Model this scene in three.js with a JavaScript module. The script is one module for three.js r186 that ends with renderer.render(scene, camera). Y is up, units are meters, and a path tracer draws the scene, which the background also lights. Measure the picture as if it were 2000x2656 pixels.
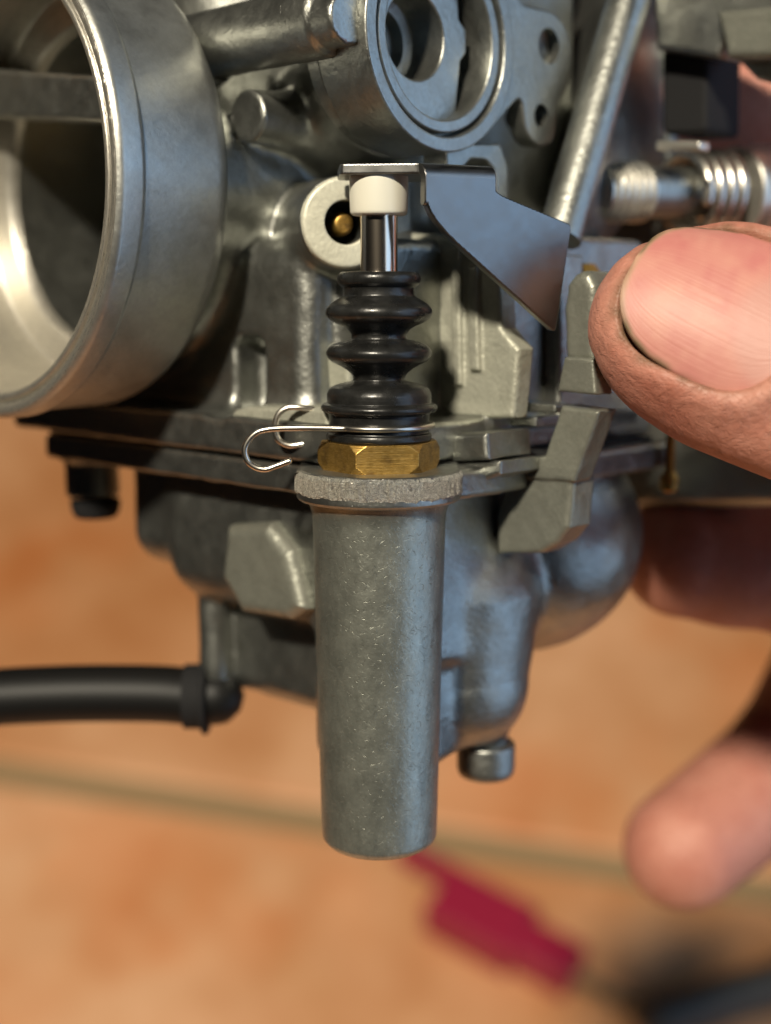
import * as THREE from 'three';
import { mergeGeometries, toCreasedNormals } from 'three/addons/utils/BufferGeometryUtils.js';
import { RoundedBoxGeometry } from 'three/addons/geometries/RoundedBoxGeometry.js';
import { RectAreaLightUniformsLib } from 'three/addons/lights/RectAreaLightUniformsLib.js';

// ------------------------------------------------------------------ camera, light, exposure
const scene = new THREE.Scene();
const renderer = new THREE.WebGLRenderer({ antialias: true });
renderer.toneMapping = THREE.LinearToneMapping;
renderer.toneMappingExposure = 0.65;
renderer.shadowMap.enabled = true;
RectAreaLightUniformsLib.init();

const camera = new THREE.PerspectiveCamera(42.0, 771 / 1024, 0.01, 12);
// the photographer looks down at the part, which is held tilted back by the same angle
const TILT = THREE.MathUtils.degToRad(32.0), AX = new THREE.Vector3(1, 0, 0), qTilt = new THREE.Quaternion().setFromAxisAngle(AX, -TILT);
camera.position.set(0.0, 0.01799, 0.11358).applyQuaternion(qTilt);
camera.up.set(0, 1, 0).applyQuaternion(qTilt);
camera.lookAt(0, 0, 0);
camera.focus = 0.1095;
camera.userData.fStop = 15;
scene.add(camera);

scene.background = new THREE.Color().setRGB(0.006, 0.006, 0.0065);   // the dim rest of the room

const LAMP = new THREE.Vector3(-0.555, 2.136, 0.947);
const lampLight = new THREE.PointLight(new THREE.Color().setRGB(1.0, 0.90, 0.72), 46);
lampLight.position.copy(LAMP); lampLight.castShadow = true; lampLight.shadow.radius = 4.6; lampLight.name = 'lamp_light';
lampLight.shadow.camera.near = 0.05; lampLight.shadow.camera.far = 4;
scene.add(lampLight);

const WIN = new THREE.Vector3(1.000, 0.271, 0.208), WINW = 1.1, WINH = 1.3;
const winLight = new THREE.RectAreaLight(new THREE.Color().setRGB(0.34, 0.58, 1.0), 1.25, WINW, WINH);
winLight.position.copy(WIN); winLight.lookAt(0, WIN.y, 0); winLight.name = 'window_light';
scene.add(winLight);

// ------------------------------------------------------------------ helpers
function mulberry(a) { return () => { a |= 0; a = a + 0x6D2B79F5 | 0; let t = Math.imul(a ^ a >>> 15, 1 | a); t = t + Math.imul(t ^ t >>> 7, 61 | t) ^ t; return ((t ^ t >>> 14) >>> 0) / 4294967296; }; }
const clamp = (x, a = 0, b = 1) => Math.min(b, Math.max(a, x));
const sstep = (a, b, x) => { const t = clamp((x - a) / (b - a)); return t * t * (3 - 2 * t); };
const lerp = (a, b, t) => a + (b - a) * t;
const RGB = (r, g, b) => new THREE.Color().setRGB(r, g, b);
function hash3(x, y, z) { let h = Math.imul(x, 374761393) ^ Math.imul(y, 668265263) ^ Math.imul(z, 2147483647); h = Math.imul(h ^ h >>> 13, 1274126177); return ((h ^ h >>> 16) >>> 0) / 4294967296; }
function noise3(x, y, z) {
  const i = Math.floor(x), j = Math.floor(y), k = Math.floor(z); let u = x - i, v = y - j, w = z - k;
  u = u * u * (3 - 2 * u); v = v * v * (3 - 2 * v); w = w * w * (3 - 2 * w);
  const L = (a, b, t) => a + (b - a) * t;
  return L(L(L(hash3(i, j, k), hash3(i + 1, j, k), u), L(hash3(i, j + 1, k), hash3(i + 1, j + 1, k), u), v),
    L(L(hash3(i, j, k + 1), hash3(i + 1, j, k + 1), u), L(hash3(i, j + 1, k + 1), hash3(i + 1, j + 1, k + 1), u), v), w) * 2 - 1;
}
// periodic noise for textures: fx, fy cells across the tile
function pnoise(seed) {
  return (u, v, fx, fy) => {
    const x = u * fx, y = v * fy, i = Math.floor(x), j = Math.floor(y); let a = x - i, b = y - j; a = a * a * (3 - 2 * a); b = b * b * (3 - 2 * b);
    const m = (n, k) => ((n % k) + k) % k, H = (p, q) => hash3(m(p, fx) + seed * 131, m(q, fy), fx * 7 + fy);
    return lerp(lerp(H(i, j), H(i + 1, j), a), lerp(H(i, j + 1), H(i + 1, j + 1), a), b) * 2 - 1;
  };
}
function tex(n, fn, srgb = false, m = n) {
  const d = new Uint8Array(n * m * 4);
  for (let y = 0; y < m; y++) for (let x = 0; x < n; x++) {
    const c = fn(x / n, y / m, x, y), o = (y * n + x) * 4;
    if (typeof c === 'number') d[o] = d[o + 1] = d[o + 2] = clamp(c) * 255; else { d[o] = clamp(c[0]) * 255; d[o + 1] = clamp(c[1]) * 255; d[o + 2] = clamp(c[2]) * 255; }
    d[o + 3] = 255;
  }
  const t = new THREE.DataTexture(d, n, m); t.wrapS = t.wrapT = THREE.RepeatWrapping; t.magFilter = THREE.LinearFilter; t.minFilter = THREE.LinearMipmapLinearFilter; t.generateMipmaps = true;
  if (srgb) t.colorSpace = THREE.SRGBColorSpace; t.needsUpdate = true; return t;
}
// box projection of uv, `size` millimetres to one tile
function boxUV(g, size) {
  g = g.index ? g.toNonIndexed() : g;
  const P = g.attributes.position, uv = new Float32Array(P.count * 2), a = new THREE.Vector3(), b = new THREE.Vector3(), c = new THREE.Vector3();
  for (let i = 0; i < P.count; i += 3) {
    a.fromBufferAttribute(P, i); b.fromBufferAttribute(P, i + 1); c.fromBufferAttribute(P, i + 2);
    const n = b.clone().sub(a).cross(c.clone().sub(a)); if (g.attributes.normal) { n.set(0, 0, 0); for (let k = 0; k < 3; k++) { n.x += g.attributes.normal.getX(i + k); n.y += g.attributes.normal.getY(i + k); n.z += g.attributes.normal.getZ(i + k); } }
    const x = Math.abs(n.x), y = Math.abs(n.y), z = Math.abs(n.z);
    [a, b, c].forEach((p, k) => { const o = (i + k) * 2; if (x >= y && x >= z) { uv[o] = p.z / size; uv[o + 1] = p.y / size; } else if (y >= z) { uv[o] = p.x / size; uv[o + 1] = p.z / size; } else { uv[o] = p.x / size; uv[o + 1] = p.y / size; } });
  }
  g.setAttribute('uv', new THREE.BufferAttribute(uv, 2)); return g;
}
// scales a geometry's own 0..1 uv
function scaleUV(g, su, sv) { const u = g.attributes.uv; for (let i = 0; i < u.count; i++) u.setXY(i, u.getX(i) * su, u.getY(i) * sv); return g; }
const taken = {};
function numbered(n) { const k = taken[n] = (taken[n] ?? -1) + 1; return k ? n + '_' + String(k).padStart(3, '0') : n; }
// a thing: a group at its base (millimetres), tagged
function thing(name, label, category, [x, y, z], turn = 0, kind, held = false) {
  const o = new THREE.Group(); o.name = numbered(name); o.position.set(x / 1000, y / 1000, z / 1000); o.rotation.y = turn;
  if (held) { o.position.applyQuaternion(qTilt); o.quaternion.premultiply(qTilt); }   // held in the tilted hand
  o.userData = { label, category }; if (kind) o.userData.kind = kind; scene.add(o); return o;
}
// a part: geometry in millimetres, given in its thing's own axes measured from `from` (the thing's base unless told)
function part(name, g, m, parent, from = [0, 0, 0]) {
  g = g.clone(); g.translate(-from[0], -from[1], -from[2]); g.scale(0.001, 0.001, 0.001);
  const o = new THREE.Mesh(g, m); o.name = name; o.castShadow = o.receiveShadow = true; parent.add(o); return o;
}
const merge = (...gs) => mergeGeometries(gs.map((g) => { const h = g.index ? g.toNonIndexed() : g.clone(); for (const k of Object.keys(h.attributes)) if (!['position', 'normal', 'uv'].includes(k)) h.deleteAttribute(k); return h; }));
const V2 = (a) => a.map(([x, y]) => new THREE.Vector2(x, y));
// a turned solid whose uv is measured in tiles of `tile` millimetres round and along its profile
function lathe(pts, seg = 96, tile = 12, crease = 0.6) {
  const g = new THREE.LatheGeometry(V2(pts), seg), len = [0]; for (let i = 1; i < pts.length; i++) len.push(len[i - 1] + Math.hypot(pts[i][0] - pts[i - 1][0], pts[i][1] - pts[i - 1][1]));
  const turns = Math.max(1, Math.round(2 * Math.PI * Math.max(...pts.map((p) => p[0])) / tile)), u = g.attributes.uv; for (let i = 0; i < u.count; i++) u.setXY(i, u.getX(i) * turns, len[i % pts.length] / tile);
  return toCreasedNormals(g, crease);
}
// rounds the corners of a profile [[r, y, radius], ...]
function roundProfile(pts, n = 5) {
  const o = [];
  pts.forEach((p, i) => {
    const r = p[2] || 0; if (!r || i === 0 || i === pts.length - 1) return o.push([p[0], p[1]]);
    const A = pts[i - 1], B = pts[i + 1], la = Math.hypot(A[0] - p[0], A[1] - p[1]), lb = Math.hypot(B[0] - p[0], B[1] - p[1]), ra = Math.min(r, la * 0.49), rb = Math.min(r, lb * 0.49);
    const a = [p[0] + (A[0] - p[0]) / la * ra, p[1] + (A[1] - p[1]) / la * ra], b = [p[0] + (B[0] - p[0]) / lb * rb, p[1] + (B[1] - p[1]) / lb * rb];
    for (let k = 0; k <= n; k++) { const t = k / n, s = 1 - t; o.push([s * s * a[0] + 2 * s * t * p[0] + t * t * b[0], s * s * a[1] + 2 * s * t * p[1] + t * t * b[1]]); }
  });
  return o;
}
function shape(pts, holes = [], r = 0) {
  const closed = r ? roundLoop(pts, r) : pts, s = new THREE.Shape(V2(closed));
  for (const h of holes) { const p = new THREE.Path(); if (h.length === 3 && typeof h[0] === 'number') p.absarc(h[0], h[1], h[2], 0, Math.PI * 2, true); else p.setFromPoints(V2(h)); s.holes.push(p); }
  return s;
}
function roundLoop(pts, r, n = 5) { const k = pts.length, o = []; for (let i = 0; i < k; i++) { const A = pts[(i + k - 1) % k], p = pts[i], B = pts[(i + 1) % k], q = p[2] ?? r; const q3 = roundProfile([A, [p[0], p[1], q], B], n); o.push(...q3.slice(1, -1)); } return o; }
function extrude(s, z0, z1, bevel = 0.25, seg = 3) {
  const b = Math.min(bevel, (z1 - z0) * 0.45), g = new THREE.ExtrudeGeometry(s, { depth: z1 - z0 - 2 * b, bevelEnabled: b > 0, bevelThickness: b, bevelSize: b, bevelOffset: -b, bevelSegments: b > 0.5 ? 9 : seg + 1, curveSegments: 40 });
  g.translate(0, 0, z0 + b); const h = toCreasedNormals(g, 0.2), P = h.attributes.position, Nn = h.attributes.normal;
  for (let i = 0; i < P.count; i += 3) { const a = P.getZ(i), c = P.getZ(i + 1), d = P.getZ(i + 2); if (Math.abs(a - c) < 1e-4 && Math.abs(a - d) < 1e-4) for (let k = 0; k < 3; k++) Nn.setXYZ(i + k, 0, 0, a > (z0 + z1) / 2 ? 1 : -1); }   // flat caps stay flat
  return h;
}
const exQ = (s, q0, q1, b, k) => extrude(s, q0, q1, b, k);                       // outline in (p, y), depth along q
const exP = (s, p0, p1, b, k) => extrude(s, p0, p1, b, k).rotateY(Math.PI / 2);  // outline in (-q, y), depth along p
const exY = (s, y0, y1, b, k) => extrude(s, y0, y1, b, k).rotateX(-Math.PI / 2); // outline in (p, -q), depth along y
const alongQ = (g) => g.rotateX(Math.PI / 2);       // a lathe's +y turned to +q
const alongP = (g) => g.rotateZ(-Math.PI / 2);      // a lathe's +y turned to +p
function tube(pts, r, seg = 80, rad = 12, closed = false) { const c = new THREE.CatmullRomCurve3(pts.map((p) => new THREE.Vector3(...p)), closed, 'centripetal'); const g = new THREE.TubeGeometry(c, seg, r, rad, closed); if (closed) return g; const caps = [0, 1].map((t) => { const s = new THREE.SphereGeometry(r, rad, 6); const p = c.getPoint(t); s.translate(p.x, p.y, p.z); return s; }); return merge(g, ...caps); }

// ---- signed distances
const sBox = (x, y, z, c, h, r) => { const a = Math.abs(x - c[0]) - h[0] + r, b = Math.abs(y - c[1]) - h[1] + r, d = Math.abs(z - c[2]) - h[2] + r; return Math.hypot(Math.max(a, 0), Math.max(b, 0), Math.max(d, 0)) + Math.min(Math.max(a, b, d), 0) - r; };
const sCyl = (rad, ax, R, lo, hi, r) => { const a = rad - R + r, b = Math.max(lo - ax, ax - hi) + r; return Math.hypot(Math.max(a, 0), Math.max(b, 0)) + Math.min(Math.max(a, b), 0) - r; };
const cylQ = (x, y, z, p, yy, R, lo, hi, r = 0.4) => sCyl(Math.hypot(x - p, y - yy), z, R, lo, hi, r);
const cylP = (x, y, z, q, yy, R, lo, hi, r = 0.4) => sCyl(Math.hypot(z - q, y - yy), x, R, lo, hi, r);
const cylY = (x, y, z, p, q, R, lo, hi, r = 0.4) => sCyl(Math.hypot(x - p, z - q), y, R, lo, hi, r);
const cone = (x, y, z, A, B, ra, rb) => { const bx = B[0] - A[0], by = B[1] - A[1], bz = B[2] - A[2], t = clamp(((x - A[0]) * bx + (y - A[1]) * by + (z - A[2]) * bz) / (bx * bx + by * by + bz * bz)); return Math.hypot(x - A[0] - bx * t, y - A[1] - by * t, z - A[2] - bz * t) - lerp(ra, rb, t); };
const smin = (a, b, k) => { const h = Math.max(k - Math.abs(a - b), 0) / k; return Math.min(a, b) - h * h * k * 0.25; };
const smax = (a, b, k) => -smin(-a, -b, k);
// surface nets over a sparse grid: f is a signed distance in millimetres
function netMesh(f, lo, hi, h) {
  const B = 8, n = [0, 1, 2].map((i) => Math.ceil((hi[i] - lo[i]) / h / B) * B + 1), [nx, ny, nz] = n, val = new Float32Array(nx * ny * nz), id = (i, j, k) => (k * ny + j) * nx + i, reach = B * h * 0.5 * 1.7321 * 1.15 + h;
  const blocks = [];
  val.fill(NaN);
  for (let bk = 0; bk < nz - 1; bk += B) for (let bj = 0; bj < ny - 1; bj += B) for (let bi = 0; bi < nx - 1; bi += B) {
    const d = f(lo[0] + (bi + B / 2) * h, lo[1] + (bj + B / 2) * h, lo[2] + (bk + B / 2) * h);
    if (Math.abs(d) > reach) continue;
    blocks.push([bi, bj, bk]);
    for (let k = bk; k <= bk + B; k++) for (let j = bj; j <= bj + B; j++) for (let i = bi; i <= bi + B; i++) { const q = id(i, j, k); if (val[q] !== val[q]) val[q] = f(lo[0] + i * h, lo[1] + j * h, lo[2] + k * h); }
  }
  const vert = new Map(), pos = [], nor = [], idx = [], e = h * 0.25;
  const grad = (x, y, z) => { const gx = f(x + e, y, z) - f(x - e, y, z), gy = f(x, y + e, z) - f(x, y - e, z), gz = f(x, y, z + e) - f(x, y, z - e), l = Math.hypot(gx, gy, gz) || 1; return [gx / l, gy / l, gz / l, l / (2 * e)]; };
  const E = [[0, 1], [0, 2], [0, 4], [1, 3], [1, 5], [2, 3], [2, 6], [3, 7], [4, 5], [4, 6], [5, 7], [6, 7]];
  for (const [bi, bj, bk] of blocks) for (let k = bk; k < bk + B; k++) for (let j = bj; j < bj + B; j++) for (let i = bi; i < bi + B; i++) {
    const c = []; let m = 0, bad = false;
    for (let q = 0; q < 8; q++) { const v = val[id(i + (q & 1), j + (q >> 1 & 1), k + (q >> 2))]; c.push(v); if (v !== v) bad = true; if (v < 0) m |= 1 << q; }
    if (bad || m === 0 || m === 255) continue;
    let x = 0, y = 0, z = 0, w = 0;
    for (const [a, b] of E) if ((c[a] < 0) !== (c[b] < 0)) { const t = c[a] / (c[a] - c[b]); x += lerp(a & 1, b & 1, t); y += lerp(a >> 1 & 1, b >> 1 & 1, t); z += lerp(a >> 2, b >> 2, t); w++; }
    x = lo[0] + (i + x / w) * h; y = lo[1] + (j + y / w) * h; z = lo[2] + (k + z / w) * h;
    let g = grad(x, y, z); const d = clamp(f(x, y, z) / Math.max(g[3], 0.4), -h * 0.5, h * 0.5); x -= g[0] * d; y -= g[1] * d; z -= g[2] * d; g = grad(x, y, z);
    vert.set(id(i, j, k), pos.length / 3); pos.push(x, y, z); nor.push(g[0], g[1], g[2]);
  }
  const quad = (a, b, c, d, flip) => { if (a === undefined || b === undefined || c === undefined || d === undefined) return; if (flip) idx.push(a, c, b, a, d, c); else idx.push(a, b, c, a, c, d); };
  for (const [bi, bj, bk] of blocks) for (let k = bk; k < bk + B; k++) for (let j = bj; j < bj + B; j++) for (let i = bi; i < bi + B; i++) {
    const v0 = val[id(i, j, k)]; if (v0 !== v0) continue; const s = v0 < 0;
    const G = (a, b, c) => vert.get(id(a, b, c));
    if (i < nx - 1) { const v = val[id(i + 1, j, k)]; if (v === v && s !== v < 0 && j && k) quad(G(i, j - 1, k - 1), G(i, j, k - 1), G(i, j, k), G(i, j - 1, k), !s); }
    if (j < ny - 1) { const v = val[id(i, j + 1, k)]; if (v === v && s !== v < 0 && i && k) quad(G(i - 1, j, k - 1), G(i - 1, j, k), G(i, j, k), G(i, j, k - 1), !s); }
    if (k < nz - 1) { const v = val[id(i, j, k + 1)]; if (v === v && s !== v < 0 && i && j) quad(G(i - 1, j - 1, k), G(i, j - 1, k), G(i, j, k), G(i - 1, j, k), !s); }
  }
  const g = new THREE.BufferGeometry(); g.setAttribute('position', new THREE.Float32BufferAttribute(pos, 3)); g.setAttribute('normal', new THREE.Float32BufferAttribute(nor, 3)); g.setIndex(idx); return g;
}

// a cast plate: outline in (p, y) between q0 and q1 with rounded edges, plus a little unevenness
const sPoly = (x, y, v) => { let d = 1e9, s = 1; for (let i = 0, j = v.length - 1; i < v.length; j = i++) { const ex = v[j][0] - v[i][0], ey = v[j][1] - v[i][1], wx = x - v[i][0], wy = y - v[i][1], t = clamp((wx * ex + wy * ey) / (ex * ex + ey * ey)), bx = wx - ex * t, by = wy - ey * t; d = Math.min(d, bx * bx + by * by); const c1 = y >= v[i][1], c2 = y < v[j][1], c3 = ex * wy > ey * wx; if ((c1 && c2 && c3) || (!c1 && !c2 && !c3)) s = -s; } return s * Math.sqrt(d); };
const sPlate = (x, y, z, v, q0, q1, r) => { const a = sPoly(x, y, v) + r, b = Math.max(q0 - z, z - q1) + r; return Math.hypot(Math.max(a, 0), Math.max(b, 0)) + Math.min(Math.max(a, b), 0) - r; };
function castPlate(list, h = 0.24, k = 0.6, extra) {   // list of [outline, q0, q1, radius], blended together
  const lo = [1e9, 1e9, 1e9], hi = [-1e9, -1e9, -1e9]; for (const [v, a, b] of list) { for (const [x, y] of v) { lo[0] = Math.min(lo[0], x); hi[0] = Math.max(hi[0], x); lo[1] = Math.min(lo[1], y); hi[1] = Math.max(hi[1], y); } lo[2] = Math.min(lo[2], a); hi[2] = Math.max(hi[2], b); }
  return boxUV(netMesh((x, y, z) => { let d = 1e3; for (const [v, a, b, r] of list) { const e = sPlate(x, y, z, v, a, b, r); d = d > 500 ? e : smin(d, e, k); } if (extra) d = extra(x, y, z, d); return d + noise3(x * 0.7, y * 0.7, z * 0.7) * 0.05; }, lo.map((a) => a - 1), hi.map((a) => a + 1), h), 11);
}

// ------------------------------------------------------------------ materials
const N1 = pnoise(1), N2 = pnoise(2), N3 = pnoise(3), N4 = pnoise(4);
const fbm = (N, u, v, f, o = 5, ax = 1, ay = 1) => { let s = 0, a = 0.5, t = 0; for (let i = 0; i < o; i++) { s += a * N(u, v, f * ax, f * ay); t += a; a *= 0.55; f *= 2; } return s / t; };
// little strokes (scratches, pits) drawn on a tile, wrapped
function strokes(n, count, seed, minL, maxL, amp, wid = 1, along = null) {
  const d = new Float32Array(n * n), R = mulberry(seed);
  for (let c = 0; c < count; c++) {
    const x0 = R() * n, y0 = R() * n, L = lerp(minL, maxL, R() * R()), bend = (R() - 0.5) * 0.08, s = (R() * 0.7 + 0.3) * amp; let a = along === null ? R() * 6.283 : along + (R() - 0.5) * 0.35, x = x0, y = y0;
    for (let k = 0; k < L; k++) { x += Math.cos(a); y += Math.sin(a); a += bend; const e = Math.sin(Math.PI * k / L); for (let w = 0; w < wid; w++) { const i = ((Math.round(x) % n) + n) % n, j = ((Math.round(y + w) % n) + n) % n; d[j * n + i] += s * e; } }
  }
  return (x, y) => d[y * n + x];
}
const TN = 1024;
const sc1 = strokes(TN, 1500, 11, 8, 42, 1, 2), sc2 = strokes(TN, 900, 12, 6, 30, 1, 2), sc3 = strokes(TN, 260, 13, 20, 110, 1, 1);
// weathered die-cast alloy: mottled oxide, dark pits, bright fine scratches (one tile = 12 mm)
const castMap = tex(TN, (u, v, x, y) => {
  const a = fbm(N1, u, v, 5, 6), b = fbm(N2, u, v, 40, 3), s = clamp(sc1(x, y), 0, 1), p = clamp(sc2(x, y), 0, 1);
  const k = 0.88 + a * 0.05 + b * 0.04 + s * 0.08 - p * 0.12 + clamp(sc3(x, y), 0, 1) * 0.06;
  return [k * 1.0, k * 0.995 + 0.004, k * 0.965];
}, true);
const castRough = tex(512, (u, v) => 0.5 + fbm(N3, u, v, 8, 5) * 0.13);
const castBump = tex(TN, (u, v, x, y) => 0.5 + fbm(N2, u, v, 30, 4) * 0.32 + fbm(N1, u, v, 8, 3) * 0.12 - clamp(sc1(x, y), 0, 1) * 0.1 - clamp(sc2(x, y), 0, 1) * 0.2);
function metal(color, o = {}) { return new THREE.MeshPhysicalMaterial({ color, metalness: 0.95, roughness: 0.8, map: castMap, roughnessMap: castRough, bumpMap: castBump, bumpScale: 0.00006, ...o }); }
const M = {};
M.cast = metal(RGB(0.42, 0.428, 0.43));
const bs1 = strokes(TN, 420, 21, 18, 95, 1, 4), bs2 = strokes(TN, 520, 22, 16, 90, 1, 4), bs3 = strokes(TN, 900, 23, 5, 22, 1, 3);
const barrelMap = tex(TN, (u, v, x, y) => { const k = 0.74 + fbm(N1, u, v, 5, 5, 3, 1) * 0.07 + fbm(N2, u, v, 34, 3) * 0.03 + clamp(bs1(x, y), 0, 1) * 0.18 - clamp(bs2(x, y), 0, 1) * 0.17 - clamp(bs3(x, y), 0, 1) * 0.10; return [k * 0.99, k, k * 0.965]; }, true);
const barrelBump = tex(TN, (u, v, x, y) => 0.5 + fbm(N2, u, v, 26, 4) * 0.3 - clamp(bs1(x, y), 0, 1) * 0.16 - clamp(bs2(x, y), 0, 1) * 0.28);
M.barrel = metal(RGB(0.62, 0.63, 0.60), { metalness: 0.8, roughness: 0.82, map: barrelMap, bumpMap: barrelBump, bumpScale: 0.00004 });
M.horn = metal(RGB(0.52, 0.525, 0.53), { metalness: 0.86, roughness: 0.9, bumpScale: 0.00003 });
M.pale = metal(RGB(0.84, 0.83, 0.74), { metalness: 0.25, roughness: 1.0 });
M.plate = metal(RGB(0.30, 0.305, 0.28), { metalness: 0.5 });
M.milled = metal(RGB(0.56, 0.56, 0.50), { metalness: 0.42, roughness: 0.95, bumpScale: 0.0001 });
// filed edge: upright cuts with torn facets
const cutL = strokes(512, 1500, 31, 60, 260, 1, 2, Math.PI / 2), cutD = strokes(512, 700, 32, 40, 190, 1, 3, Math.PI / 2 + 0.12);
const filedBump = tex(512, (u, v, x, y) => 0.45 + clamp(cutL(x, y), 0, 1.4) * 0.3 - clamp(cutD(x, y), 0, 1) * 0.35 + fbm(N1, u, v, 24, 3, 1, 0.5) * 0.2);
const filedMap = tex(512, (u, v, x, y) => { const k = 0.80 + clamp(cutL(x, y), 0, 1) * 0.2 - clamp(cutD(x, y), 0, 1) * 0.3 - sstep(0.3, 0.7, fbm(N2, u, v, 12, 4, 1, 0.5)) * 0.25; return [k, k * 0.99, k * 0.95]; }, true);
M.filed = new THREE.MeshPhysicalMaterial({ color: RGB(0.88, 0.87, 0.83), metalness: 0.45, roughness: 0.36, map: filedMap, bumpMap: filedBump, bumpScale: 0.0003 });
// brushed: fine lines across v
const brushed = tex(512, (u, v) => 0.5 + fbm(N1, u, v, 4, 6, 1, 24) * 0.35);
const brushedRough = tex(512, (u, v) => 0.55 + fbm(N3, u, v, 3, 5, 1, 30) * 0.4);
M.machined = new THREE.MeshPhysicalMaterial({ color: RGB(0.62, 0.59, 0.52), metalness: 0.85, roughness: 0.62, roughnessMap: brushedRough, bumpMap: brushed, bumpScale: 0.00004 });
M.chrome = new THREE.MeshPhysicalMaterial({ color: RGB(0.80, 0.70, 0.58), metalness: 1, roughness: 0.2 });
M.wire = new THREE.MeshPhysicalMaterial({ color: RGB(0.66, 0.62, 0.55), metalness: 1, roughness: 0.3 });
M.sheet = new THREE.MeshPhysicalMaterial({ color: RGB(0.23, 0.23, 0.225), metalness: 1, roughness: 0.42, bumpMap: tex(512, (u, v) => 0.5 + fbm(N4, u, v, 40, 4) * 0.4), bumpScale: 0.000004, roughnessMap: tex(256, (u, v) => 0.8 + fbm(N2, u, v, 12, 4) * 0.2) });
const brassMap = tex(512, (u, v, x, y) => { const p = sstep(0.0, 0.55, fbm(N2, u, v, 7, 5)), q = fbm(N1, u, v, 40, 3, 1, 3) * 0.1; return [lerp(0.86, 0.66, p) + q, lerp(0.70, 0.53, p) + q, lerp(0.40, 0.33, p) + q]; }, true);
M.brass = new THREE.MeshPhysicalMaterial({ color: RGB(0.68, 0.66, 0.60), map: brassMap, metalness: 0.9, roughness: 0.85, roughnessMap: castRough, bumpMap: brushed, bumpScale: 0.00003 });
// black rubber with a trace of dust and mould marks
const dust = strokes(512, 520, 51, 1, 7, 1, 1);
const rubMap = tex(512, (u, v, x, y) => { const k = 0.12 + fbm(N1, u, v, 9, 4) * 0.05 + clamp(dust(x, y), 0, 1) * 0.2; return [k, k, k * 0.97]; }, true);
M.rubber = new THREE.MeshPhysicalMaterial({ color: 0xffffff, map: rubMap, roughness: 0.44, roughnessMap: tex(256, (u, v) => 0.72 + fbm(N3, u, v, 10, 5) * 0.28), bumpMap: tex(256, (u, v) => 0.5 + fbm(N2, u, v, 30, 4) * 0.4), bumpScale: 0.00002 });
M.hose = new THREE.MeshPhysicalMaterial({ color: RGB(0.006, 0.006, 0.006), roughness: 0.5, specularIntensity: 0.5 });
M.dark = new THREE.MeshPhysicalMaterial({ color: RGB(0.012, 0.012, 0.013), roughness: 0.8, specularIntensity: 0.5 });
M.gasket = new THREE.MeshPhysicalMaterial({ color: RGB(0.015, 0.015, 0.014), roughness: 0.8 });
M.nylon = new THREE.MeshPhysicalMaterial({ color: RGB(0.70, 0.68, 0.58), roughness: 0.34 });
M.stem = new THREE.MeshPhysicalMaterial({ color: RGB(0.13, 0.105, 0.06), metalness: 0.4, roughness: 0.5 });
M.red = new THREE.MeshPhysicalMaterial({ color: RGB(0.33, 0.014, 0.045), roughness: 0.42 });
M.grey = new THREE.MeshPhysicalMaterial({ color: RGB(0.07, 0.065, 0.055), roughness: 0.5 });

// ------------------------------------------------------------------ the tiled surface far below, lamp and window
const tileMap = tex(1024, (u, v) => {
  const a = fbm(N1, u, v, 3, 5), b = fbm(N2, u, v, 11, 5), c = fbm(N4, u, v, 30, 3), m = sstep(0.0, 0.55, fbm(N3, u, v, 5, 4)), k = 0.46 + a * 0.8 + b * 0.25;
  return [lerp(0.72, 0.93, k) + c * 0.02 - m * 0.02, lerp(0.46, 0.72, k) + c * 0.03 - m * 0.08, lerp(0.26, 0.55, k) + c * 0.03 - m * 0.10];
}, true);
M.tile = new THREE.MeshPhysicalMaterial({ color: 0xffffff, map: tileMap, roughness: 0.5, bumpMap: castRough, bumpScale: 0.0006, clearcoat: 0.2, clearcoatRoughness: 0.45 });
M.grout = new THREE.MeshPhysicalMaterial({ color: RGB(0.33, 0.225, 0.11), roughness: 0.95, bumpMap: castRough, bumpScale: 0.0008 });
const TABLE_Y = -784.55;
{
  const seam = [0.0,-784.55,-529.69], turn = -0.1837;
  const floor = thing('tiled_surface', 'orange terracotta tiles with an olive grout joint', 'tiles', seam, turn, 'structure');
  const W = 1600, J = 24;   // tile edge and joint
  for (let r = -1; r < 1; r++) for (let c = 0; c < 1; c++) {
    const g = boxUV(new RoundedBoxGeometry(W - J, 20, W - J, 2, 6), 740); g.translate(c * W + W * 0.5 - W * 0.45, -10, r * W + W / 2);
    const u = g.attributes.uv; for (let k = 0; k < u.count; k++) u.setXY(k, u.getX(k) + r * 0.37 + c * 0.61, u.getY(k) + c * 0.21);
    part('tile', g, M.tile, floor);
  }
  part('grout', boxUV(new THREE.BoxGeometry(W, 14, W * 2).translate(W * 0.05, -11, 0), 200), M.grout, floor);
}
{
  const lamp = thing('hanging_bulb', 'warm round bulb hanging on a cord above the table', 'lamp', [LAMP.x * 1000, LAMP.y * 1000, LAMP.z * 1000]);
  part('bulb', lathe(roundProfile([[0, -56], [28, -52, 16], [56, -8, 36], [44, 40, 20], [16, 62, 8], [16, 70]]), 48), new THREE.MeshStandardMaterial({ color: RGB(0.8, 0.8, 0.78), emissive: RGB(1, 0.8, 0.5), emissiveIntensity: 4, roughness: 0.4 }), lamp);
  part('socket', lathe([[0, 110], [10, 108], [18, 96], [18, 70], [15, 68], [0, 68]], 40), M.dark, lamp);
  part('cord', new THREE.CylinderGeometry(3, 3, 900, 12).translate(0, 558, 0), M.dark, lamp);
}
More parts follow.
